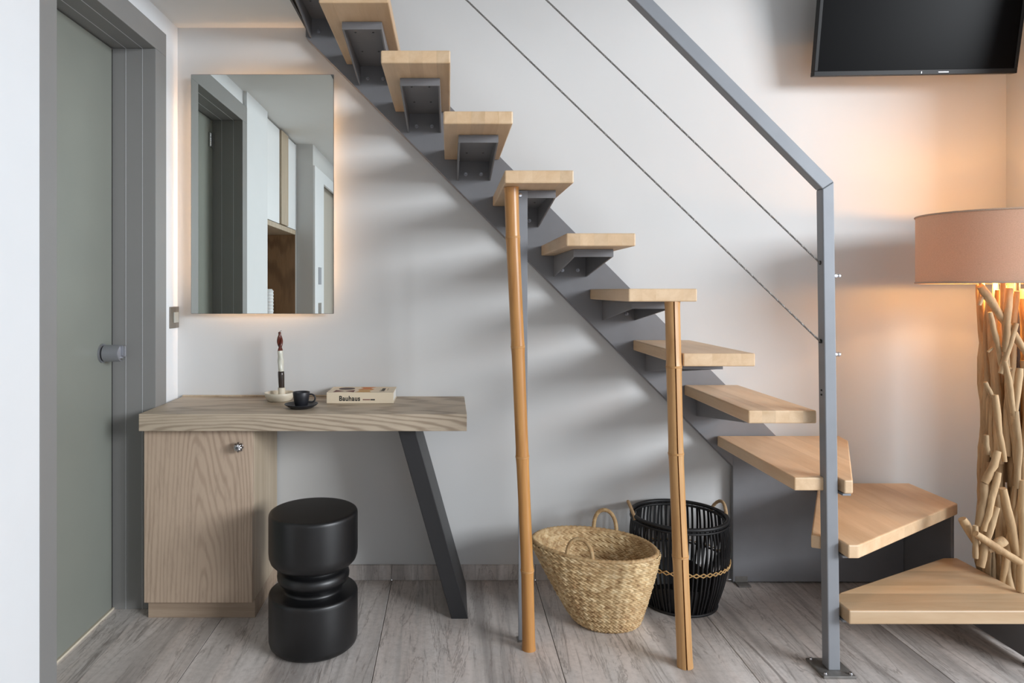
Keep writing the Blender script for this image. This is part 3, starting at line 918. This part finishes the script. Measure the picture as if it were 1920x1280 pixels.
# ------------------------------------------------------------------ straw basket
def straw_basket():
    root = empty('straw_basket', (0.57, 2.45, 0), 'wide braided straw basket with two loop handles between the bamboo poles', 'basket')
    NU, NV = 900, 190
    ROWS = 14.0
    KU = 60.0
    u = np.linspace(0, 2 * PI, NU, endpoint=False)
    v = np.linspace(0, 1, NV)
    U, V = np.meshgrid(u, v)
    bcx, bcy, brx, bry = 0.568, 2.455, 0.110, 0.098
    rcx, rcy, rrx, rry = 0.523, 2.458, 0.222, 0.132
    TH = R(-13)
    def surf(U, V, inset=0.0):
        s = V ** 0.86
        s2 = np.where(V < 0.10, 0.55 + 0.45 * np.sqrt(np.clip(1 - (1 - V / 0.10) ** 2, 0, 1)), 1.0)
        cx = bcx + (rcx - bcx) * s; cy = bcy + (rcy - bcy) * s
        rx = (brx + (rrx - brx) * s) * (0.90 + 0.10 * s2) - inset; ry = (bry + (rry - bry) * s) * (0.90 + 0.10 * s2) - inset
        rimz = 0.268 - 0.008 * np.cos(U) + 0.012 * np.sin(U)
        z = rimz * V
        # a slight sag of the soft walls
        wob = 1 + 0.010 * np.sin(3 * U + 4 * V) + 0.008 * np.sin(5 * U - 3 * V)
        lx, ly = rx * wob * np.cos(U), ry * wob * np.sin(U)
        th = TH * s
        return cx + lx * np.cos(th) - ly * np.sin(th), cy + lx * np.sin(th) + ly * np.cos(th), z
    def weave(U, V):
        row = V * ROWS
        fr = row - np.floor(row)
        ridge = np.sqrt(np.clip(np.sin(PI * fr), 0, 1)) * 0.0050
        sgn = np.where(np.floor(row) % 2 == 0, 1, 1)
        ph = U / (2 * PI) * KU + np.abs(2 * fr - 1) * 0.95 * sgn + np.floor(row) * 0.37
        st_ = np.abs(np.sin(PI * ph)) ** 0.6
        jit = 0.0010 * np.sin(U * 37 + np.floor(row) * 5.1)
        return ridge + st_ * 0.0064 + jit
    def tones(U, V):
        row = V * ROWS; fr = row - np.floor(row)
        ph = U / (2 * PI) * KU + np.abs(2 * fr - 1) * 0.95 + np.floor(row) * 0.37
        h = np.sin(np.floor(ph) * 12.9898 + np.floor(row) * 78.233) * 43758.5453
        return (h - np.floor(h)).ravel()
    def shell(inset, sign):
        x, y, z = surf(U, V, inset)
        w_ = weave(U, V) * sign
        return np.stack([x + np.cos(U) * w_, y + np.sin(U) * w_, z + 0.0005], -1).reshape(-1, 3)
    def grid_faces(NU, NV):
        idx = np.arange(NU * NV).reshape(NV, NU)
        a = idx[:-1]; b_ = np.roll(idx, -1, 1)[:-1]; c = np.roll(idx, -1, 1)[1:]; d = idx[1:]
        return np.stack([a, b_, c, d], -1).reshape(-1, 4)
    def fast(name, vs, fs):
        og = np.array(WL[root])
        me = bpy.data.meshes.new(name)
        me.vertices.add(len(vs)); me.vertices.foreach_set('co', (vs - og).ravel().astype(np.float32))
        me.loops.add(fs.size); me.loops.foreach_set('vertex_index', fs.ravel().astype(np.int32))
        me.polygons.add(len(fs)); me.polygons.foreach_set('loop_start', np.arange(0, fs.size, 4, dtype=np.int32))
        me.polygons.foreach_set('use_smooth', np.ones(len(fs), dtype=bool))
        me.update(calc_edges=True); me.validate()
        me.materials.append(M['straw'])
        o = bpy.data.objects.new(name, me); COL.objects.link(o); o.parent = root
        return o
    ow = fast('woven_wall', shell(0.0, 1), grid_faces(NU, NV))
    for_tone = tones(U, V).astype(np.float32)
    ow.data.attributes.new('straw_tone', 'FLOAT', 'POINT').data.foreach_set('value', for_tone)
    fi = grid_faces(NU, NV)[:, ::-1]
    o = fast('inner_wall', shell(0.012, -0.6), fi)
    o.data.attributes.new('straw_tone', 'FLOAT', 'POINT').data.foreach_set('value', for_tone)
    # floor of the basket
    ang = np.linspace(0, 2 * PI, 48, endpoint=False)
    pts = [(bcx + brx * 0.9 * math.cos(a), bcy + bry * 0.9 * math.sin(a), 0.0) for a in ang]
    prism('basket_base', pts, (0, 0, 0.008), M['straw'], root)
    # plaited rim
    pu = np.linspace(0, 2 * PI, 301)[:-1]
    x, y, z = surf(pu, np.ones_like(pu), 0.006)
    path = [Vector(p) for p in zip(x, y, z + 0.001)]
    tube('plaited_rim', path, 0.0085, M['straw'], root, 12, closed=True, mod=lambda t, i: 0.82 + 0.30 * abs(math.sin(t + i * 2 * PI / 8)))
    # loop handles
    def loop(u0, du, h, lean, name='loop_handle'):
        a = np.array([u0 - du, u0 + du]); x, y, z = surf(a, np.ones(2), 0.004)
        p, q = Vector((x[0], y[0], z[0] - 0.012)), Vector((x[1], y[1], z[1] - 0.012))
        out = Vector((math.cos(u0), math.sin(u0), 0)) * lean
        pts = []
        n = 70
        for i in range(n + 1):
            t = i / n; th = PI * t
            b = p.lerp(q, 0.5 - 0.5 * math.cos(th) * (1.0 + 0.10 * math.sin(th)))
            pts.append(b + Vector((0, 0, 1)) * h * math.sin(th) ** 0.8 + out * math.sin(th))
        tube(name, pts, 0.0072, M['straw'], root, 12, mod=lambda t, i: 0.86 + 0.22 * abs(math.sin(t * 0.5 + i * PI / 3)))
    loop(R(80), R(11), 0.088, 0.01)
    loop(R(257), R(12), 0.070, -0.03)
    return root
straw_basket()

# ------------------------------------------------------------------ black cane basket
def cane_basket():
    cx, cy = 0.876, 2.602
    root = empty('cane_basket', (cx, cy, 0), 'black slatted cane basket with rope handles standing behind the split bamboo pole', 'basket')
    prof = [(0.0, 0.132), (0.03, 0.142), (0.08, 0.158), (0.13, 0.170), (0.18, 0.178), (0.23, 0.181), (0.28, 0.179), (0.325, 0.172)]
    def rad(z):
        for (z0, r0), (z1, r1) in zip(prof[:-1], prof[1:]):
            if z <= z1: return r0 + (r1 - r0) * (z - z0) / (z1 - z0)
        return prof[-1][1]
    n = 66
    rnd = random.Random(4)
    def slat_mesh(lean):
        vs, fs = [], []
        K = 13
        for i in range(K):
            z = 0.006 + (0.322 - 0.006) * i / (K - 1)
            r = rad(z)
            a = lean * (i / (K - 1) - 0.5)
            wv = 0.0042 * (0.8 + 0.25 * i / (K - 1))
            c = Vector((r * math.cos(a), r * math.sin(a), z)); t = Vector((-math.sin(a), math.cos(a), 0)); o = Vector((math.cos(a), math.sin(a), 0))
            for du, dr in ((-1, -.5), (-.6, .5), (.6, .5), (1, -.5)):
                vs.append(c + t * wv * du + o * 0.005 * dr)
        for i in range(K - 1):
            for k in range(4):
                l = (k + 1) % 4
                fs.append((i * 4 + k, i * 4 + l, (i + 1) * 4 + l, (i + 1) * 4 + k))
        fs.append((3, 2, 1, 0)); fs.append(tuple((K - 1) * 4 + k for k in range(4)))
        me = bpy.data.meshes.new('slat'); me.from_pydata([tuple(v) for v in vs], [], fs); me.update()
        me.materials.append(M['black_cane'])
        return me
    ms = [slat_mesh(l) for l in (-0.03, 0.0, 0.035)]
    for i in range(n):
        o = bpy.data.objects.new('slat', ms[i % 3]); COL.objects.link(o); o.parent = root
        o.rotation_euler = (0, 0, 2 * PI * (i + rnd.uniform(-.12, .12)) / n)
    def ring(name, z, r, tr, mat, mod=None, segs=96):
        path = [Vector((cx + r * math.cos(2 * PI * i / segs), cy + r * math.sin(2 * PI * i / segs), z)) for i in range(segs)]
        return tube(name, path, tr, mat, root, 8, closed=True, mod=mod)
    ring('top_rim', 0.330, 0.1740, 0.0075, M['black_cane'])
    ring('rim_band', 0.316, 0.1775, 0.0045, M['black_cane'])
    ring('inner_band', 0.318, 0.1670, 0.0045, M['black_cane'])
    ring('hoop', 0.170, rad(0.170) - 0.007, 0.0035, M['black_cane'])
    ring('base_hoop', 0.006, 0.1345, 0.006, M['black_cane'])
    # dense lower weave
    vs, fs = [], []
    segs = 264
    zs = np.linspace(0.008, 0.105, 14)
    for j, z in enumerate(zs):
        for i in range(segs):
            a = 2 * PI * i / segs
            r = rad(z) - 0.0062 + 0.0016 * math.sin(i * PI / 2 + (j % 2) * PI) + 0.0008 * (j % 2)
            vs.append((cx + r * math.cos(a), cy + r * math.sin(a), z - (0.03 * max(0, math.sin(a * 2 + 1.2)) * (j / 13))))
    for j in range(len(zs) - 1):
        for i in range(segs):
            k = (i + 1) % segs
            fs.append((j * segs + i, j * segs + k, (j + 1) * segs + k, (j + 1) * segs + i))
    mobj('lower_weave', vs, fs, M['black_cane'], root, True)
    lathe('basket_base', [(0.0, 0.004), (0.130, 0.004), (0.130, 0.010), (0.0, 0.010)], (cx, cy, 0), M['black_cane'], root, 40)
    # pale crossed lashing
    parts = []
    m = 44
    for i in range(m):
        a0, a1 = 2 * PI * i / m, 2 * PI * (i + 1.05) / m
        for s in (1, -1):
            path = []
            for j in range(5):
                t = j / 4; a = a0 + (a1 - a0) * t; z = 0.170 + s * (t - 0.5) * 0.015
                r = rad(z) + 0.0038 + 0.0012 * (s > 0)
                path.append(Vector((cx + r * math.cos(a), cy + r * math.sin(a), z)))
            parts.append(tube_data(path, 0.0022, 5))
    lsh = multi('crossed_lashing', parts, M['raffia'], root)
    lsh['kind'] = 'stuff'
    for a0, h, out in ((R(172), 0.052, 0.012), (R(12), 0.050, 0.006)):
        pts = []
        for i in range(41):
            t = i / 40; a = a0 + (t - 0.5) * R(34)
            r = 0.176 + out * math.sin(PI * t)
            pts.append(Vector((cx + r * math.cos(a), cy + r * math.sin(a), 0.318 + h * math.sin(PI * t) ** 0.75)))
        tube('rope_handle', pts, 0.0062, M['rope'], root, 10, mod=lambda t, i: 0.88 + 0.18 * abs(math.sin(t * 1.0 + i * 0.8)))
    return root
cane_basket()

# ------------------------------------------------------------------ television
def television():
    bl = Vector((PX(1526, 2.68), 2.68, PZ(143, 2.68)))
    brr = Vector((PX(1907, 2.642), 2.642, PZ(137, 2.642)))
    ex = (brr - bl); Wd = ex.length; ex.normalize()
    tilt = R(10.2)
    nrm = Vector((0, 0, 1)).cross(ex)          # points away from the viewer
    if nrm.y < 0: nrm = -nrm
    ez = (Vector((0, 0, 1)) * math.cos(tilt) - nrm * math.sin(tilt))
    ey = nrm * math.cos(tilt) + Vector((0, 0, 1)) * math.sin(tilt)
    Hh = 0.46
    root = empty('television', bl + ex * Wd / 2, 'black flat television hung high on the wall above the lamp', 'television')
    def slab(name, u0, u1, v0, v1, w0, w1, mat, bev=0.0, parent=root):
        pts = [bl + ex * a + ez * b_ + ey * w0 for a, b_ in ((u0, v0), (u1, v0), (u1, v1), (u0, v1))]
        return prism(name, pts, ey * (w1 - w0), mat, parent, bev, 2)
    bt, bs = 0.019, 0.013
    slab('bezel', 0, Wd, 0, bt, 0, 0.03, M['tv_body'], 0.0015)
    slab('bezel', 0, Wd, Hh - bs, Hh, 0, 0.03, M['tv_body'], 0.0015)
    slab('bezel', 0, bs, bt, Hh - bs, 0, 0.03, M['tv_body'], 0.0015)
    slab('bezel', Wd - bs, Wd, bt, Hh - bs, 0, 0.03, M['tv_body'], 0.0015)
    slab('screen', bs, Wd - bs, bt, Hh - bs, 0.003, 0.02, M['tv_screen'])
    slab('back_shell', 0.02, Wd - 0.02, 0.02, Hh - 0.02, 0.0302, 0.050, M['tv_body'], 0.006)
    slab('maker_mark', Wd * 0.615, Wd * 0.665, 0.007, 0.0105, -0.0006, 0.0004, M['satin'])
    slab('indicator', Wd * 0.53, Wd * 0.534, 0.004, 0.012, -0.0006, 0.0004, M['satin'])
    c = bl + ex * Wd / 2 + ez * 0.24 + ey * 0.05
    box('wall_arm', c.x - 0.03, c.x + 0.03, c.y, WB - 0.0125, c.z - 0.03, c.z + 0.03, M['blacksteel'], root, 0.003)
    box('wall_plate', c.x - 0.10, c.x + 0.10, WB - 0.012, WB - 0.0005, c.z - 0.10, c.z + 0.10, M['blacksteel'], root, 0.002)
television()

# ------------------------------------------------------------------ driftwood lamp
def lamp():
    cx, cy = 1.955, 2.350
    root = empty('driftwood_lamp', (cx, cy, 0), 'tall floor lamp of bundled driftwood sticks with a beige drum shade', 'floor lamp')
    rx, ry = 0.311, 0.238
    z0, z1 = PZ(531.5, 2.36), PZ(402.5, 2.36)
    seg = 96
    def ov(r_in, z): return [(cx + (rx - r_in) * math.cos(2 * PI * i / seg), cy + (ry - r_in) * math.sin(2 * PI * i / seg), z) for i in range(seg)]
    vs = ov(0, z0) + ov(0, z1) + ov(0.002, z1) + ov(0.002, z0)
    fs = []
    for j in range(4):
        for i in range(seg):
            k = (i + 1) % seg; jn = (j + 1) % 4
            fs.append((j * seg + i, j * seg + k, jn * seg + k, jn * seg + i))
    sh = mobj('lamp_shade', vs, fs, M['shade'], root, True, 40)
    for z in (z0 + 0.0025, z1 - 0.0025):
        path = [Vector(p) for p in ov(-0.0005, z)]
        tube('shade_rim', path, 0.0032, M['shade'], sh, 8, closed=True)
    # fitting
    lathe('lamp_pole', [(0.009, 0.02), (0.009, z0 + 0.08)], (cx, cy, 0), M['fascia'], root, 14)
    lathe('bulb_holder', [(0.012, z0 + 0.078), (0.019, z0 + 0.083), (0.019, z0 + 0.122), (0.012, z0 + 0.127)], (cx, cy, 0), M['dark'], root, 18)
    lathe('bulb', [(0.011, z0 + 0.127), (0.018, z0 + 0.137), (0.025, z0 + 0.152), (0.025, z0 + 0.162), (0.017, z0 + 0.178), (0.0, z0 + 0.184)], (cx, cy, 0), M['bulb'], root, 20)
    for sx in (-1, 1):
        tube('bulb_arm', [Vector((cx, cy, z0 + 0.10)), Vector((cx + sx * 0.05, cy - 0.02 * sx, z0 + 0.10)), Vector((cx + sx * 0.06, cy - 0.024 * sx, z0 + 0.085))], 0.006, M['dark'], root, 8)
        lathe('bulb', [(0.0, z0 + 0.020), (0.015, z0 + 0.026), (0.022, z0 + 0.040), (0.022, z0 + 0.050), (0.015, z0 + 0.066), (0.010, z0 + 0.084)], (cx + sx * 0.06, cy - 0.024 * sx, 0), M['bulb'], root, 20)
    for a in (0.3, PI + 0.3):
        e = Vector((cx + (rx - 0.002) * math.cos(a), cy + (ry - 0.002) * math.sin(a), z0 + 0.012))
        tube('shade_spoke', [Vector((cx, cy, z0 + 0.032)), e], 0.002, M['satin'], root, 6)
    box('base_plate', cx - 0.085, cx + 0.10, cy - 0.10, cy + 0.10, 0.0, 0.012, M['fascia'], root, 0.002)
    for pos, pw in (((0, 0, z0 + 0.190), 6.5), ((-0.06, 0.024, z0 + 0.012), 4.2), ((0.06, -0.024, z0 + 0.012), 4.2)):
        ld = bpy.data.lights.new('bulb_light', 'POINT')
        ld.energy = pw; ld.color = (1.0, 0.50, 0.16); ld.shadow_soft_size = 0.03
        lo = bpy.data.objects.new('bulb_light', ld); COL.objects.link(lo); lo.parent = root
        lo.location = pos
    rnd = random.Random(11)
    def stick(p, q, r0, r1, bend, seed):
        rg = random.Random(seed)
        p, q = Vector(p), Vector(q)
        d = q - p; Ln = d.length
        u = d.cross(Vector((rg.uniform(-1, 1), rg.uniform(-1, 1), rg.uniform(-.3, .3)))).normalized(); v = d.normalized().cross(u)
        n = max(7, int(Ln / 0.03))
        k1, k2 = rg.uniform(-1, 1), rg.uniform(-1, 1)
        ph = rg.uniform(0, 6)
        path = []
        for i in range(n + 1):
            t = i / n
            w_ = math.sin(PI * t)
            path.append(p + d * t + u * bend * (k1 * w_ + 0.35 * math.sin(3 * PI * t + ph) * w_) + v * bend * (k2 * w_ + 0.3 * math.sin(4 * PI * t + ph) * w_))
        lump = [1 + rg.uniform(-0.09, 0.09) for _ in range(n + 1)]
        lump[0] *= 0.9; lump[-1] *= 0.9
        return tube('driftwood_stick', path, lambda t: (r0 + (r1 - r0) * t) * lump[int(round(t * n))], M['drift'], root, 9, mod=lambda t, i: 1 + 0.06 * math.sin(2 * t + ph), angle=55)
    def RZ(z):   # bundle radius by height
        pts = [(0.0, 0.108), (0.25, 0.112), (0.5, 0.108), (0.75, 0.092), (0.95, 0.078), (1.10, 0.090), (1.25, 0.120)]
        for (a, ra), (b_, rb) in zip(pts[:-1], pts[1:]):
            if z <= b_: return ra + (rb - ra) * (z - a) / (b_ - a)
        return pts[-1][1]
    seed = 100
    for layer, (zz0, zz1, cnt, rr_) in enumerate(((0.012, 0.55, 20, 0.97), (0.28, 0.92, 20, 0.98), (0.55, 1.235, 21, 0.96), (0.02, 0.75, 9, 0.65), (0.5, 1.22, 8, 0.55))):
        for i in range(cnt):
            a = 2 * PI * (i + rnd.uniform(-.25, .25)) / cnt + layer * 0.4
            za = zz0 + rnd.uniform(0, 0.08); zb = zz1 + rnd.uniform(-0.10, 0.0 if zz1 > 1.1 else 0.08)
            tw_ = rnd.uniform(-0.55, 0.55)
            ra, rb = RZ(za) * rr_ * rnd.uniform(.88, 1.02), RZ(zb) * rr_ * rnd.uniform(.85, 1.02)
            p = (cx + ra * math.cos(a), cy + ra * math.sin(a), za)
            q = (cx + rb * math.cos(a + tw_), cy + rb * math.sin(a + tw_), zb)
            seed += 1
            stick(p, q, rnd.uniform(0.009, 0.014), rnd.uniform(0.0075, 0.012), rnd.uniform(0.005, 0.016), seed)
    # sticks that stand out in the photograph
    spec = [((1838, 536), (1926, 664), 2.232, 0.0125, 0.010, 0.012), ((1905, 606), (1876, 700), 2.222, 0.0095, 0.0085, 0.006),
            ((1883, 676), (1906, 820), 2.215, 0.0085, 0.010, 0.010), ((1856, 585), (1880, 694), 2.24, 0.008, 0.0085, 0.006),
            ((1893, 540), (1886, 660), 2.225, 0.012, 0.010, 0.006), ((1847, 716), (1862, 745), 2.24, 0.0065, 0.007, 0.002),
            ((1836, 572), (1842, 556), 2.24, 0.0065, 0.006, 0.001), ((1852, 660), (1862, 652), 2.25, 0.004, 0.005, 0.001),
            ((1866, 740), (1884, 865), 2.215, 0.0095, 0.0075, 0.006), ((1871, 845), (1846, 905), 2.218, 0.0105, 0.0115, 0.008),
            ((1846, 905), (1836, 985), 2.222, 0.0115, 0.0120, 0.010), ((1872, 885), (1845, 995), 2.208, 0.0105, 0.0095, 0.010),
            ((1880, 915), (1906, 1040), 2.208, 0.0115, 0.0135, 0.008), ((1868, 950), (1838, 1062), 2.204, 0.0105, 0.0120, 0.006),
            ((1904, 770), (1907, 915), 2.208, 0.0100, 0.0085, 0.010), ((1918, 900), (1914, 1108), 2.200, 0.0110, 0.0150, 0.010),
            ((1829, 1000), (1912, 1054), 2.185, 0.0110, 0.0125, 0.004), ((1884, 1012), (1850, 1030), 2.206, 0.0150, 0.0140, 0.003),
            ((1804, 972), (1838, 1030), 2.235, 0.0130, 0.0110, 0.002), ((1829, 985), (1829, 1046), 2.205, 0.0090, 0.0085, 0.002),
            ((1849, 815), (1853, 852), 2.235, 0.0080, 0.0070, 0.004), ((1880, 700), (1893, 690), 2.235, 0.010, 0.011, 0.001),
            ((1912, 690), (1900, 780), 2.212, 0.0105, 0.010, 0.004)]
    for (a, b_, d, r0, r1, bd) in spec:
        seed += 1
        p, q = P(a[0], a[1], d), P(b_[0], b_[1], d)
        stick(p, q, r0, r1, bd * 0.5, seed)
lamp()

# ------------------------------------------------------------------ tall cabinet seen in the mirror
def tall_cabinet():
    xf = -1.120
    root = empty('tall_cabinet', (-1.42, 0.91, 0), 'white and oak tall cabinet with an open niche, reflected in the mirror', 'cabinet')
    y0, y1 = 0.493, 1.397
    box('side_panel', -1.74, xf, y0, y0 + 0.022, 0.0, CEIL - 0.003, M['white_lam'], root, 0.001, 1)
    box('side_panel', -1.74, xf, y1 - 0.022, y1, 0.0, CEIL - 0.003, M['white_lam'], root, 0.001, 1)
    box('back_panel', -1.74, -1.72, y0 + 0.0225, y1 - 0.0225, 0.0, CEIL - 0.003, M['oak_dark'], root)
    box('niche_lining', -1.50, -1.48, y0 + 0.0225, y1 - 0.0225, 0.92, 1.589, M['oak_dark'], root)
    box('niche_lining', -1.478, xf - 0.004, y0 + 0.0225, y0 + 0.035, 0.92, 1.589, M['oak_dark'], root)
    box('shelf_board', -1.70, xf, y0 + 0.0225, y1 - 0.0225, 1.590, 1.622, M['oak_plain'], root, 0.001, 1)
    box('shelf_board', -1.70, xf, y0 + 0.0225, y1 - 0.0225, 0.885, 0.918, M['oak_plain'], root, 0.001, 1)
    for a, b_, m in ((0.517, 0.788, 'white_lam'), (0.795, 0.985, 'oak_plain'), (0.995, 1.373, 'white_lam')):
        box('upper_door', xf - 0.02, xf - (0.0 if m == 'white_lam' else -0.012), a, b_, 1.626, CEIL - 0.012, M[m], root, 0.001, 1)
    for a, b_ in ((0.517, 0.908), (0.914, 1.373)):
        box('lower_door', xf - 0.02, xf, a, b_, 0.08, 0.880, M['oak_plain'], root, 0.001, 1)
    box('plinth', -1.70, xf - 0.04, y0 + 0.0225, y1 - 0.0225, 0.0, 0.078, M['fascia'], root)
tall_cabinet()
va = lathe('ribbed_vase', [(0.0, 0.0), (0.04, 0.0), (0.05, 0.02)] + [(0.052 + (0.004 if i % 2 else 0.0), 0.03 + i * 0.011) for i in range(22)] + [(0.045, 0.275), (0.038, 0.27), (0.0, 0.262)], (-1.22, 0.98, 0.9185), M['white_lam'], None, 32, angle=30)
tag(va, 'ribbed white vase in the cabinet niche, reflected low in the mirror', 'vase')
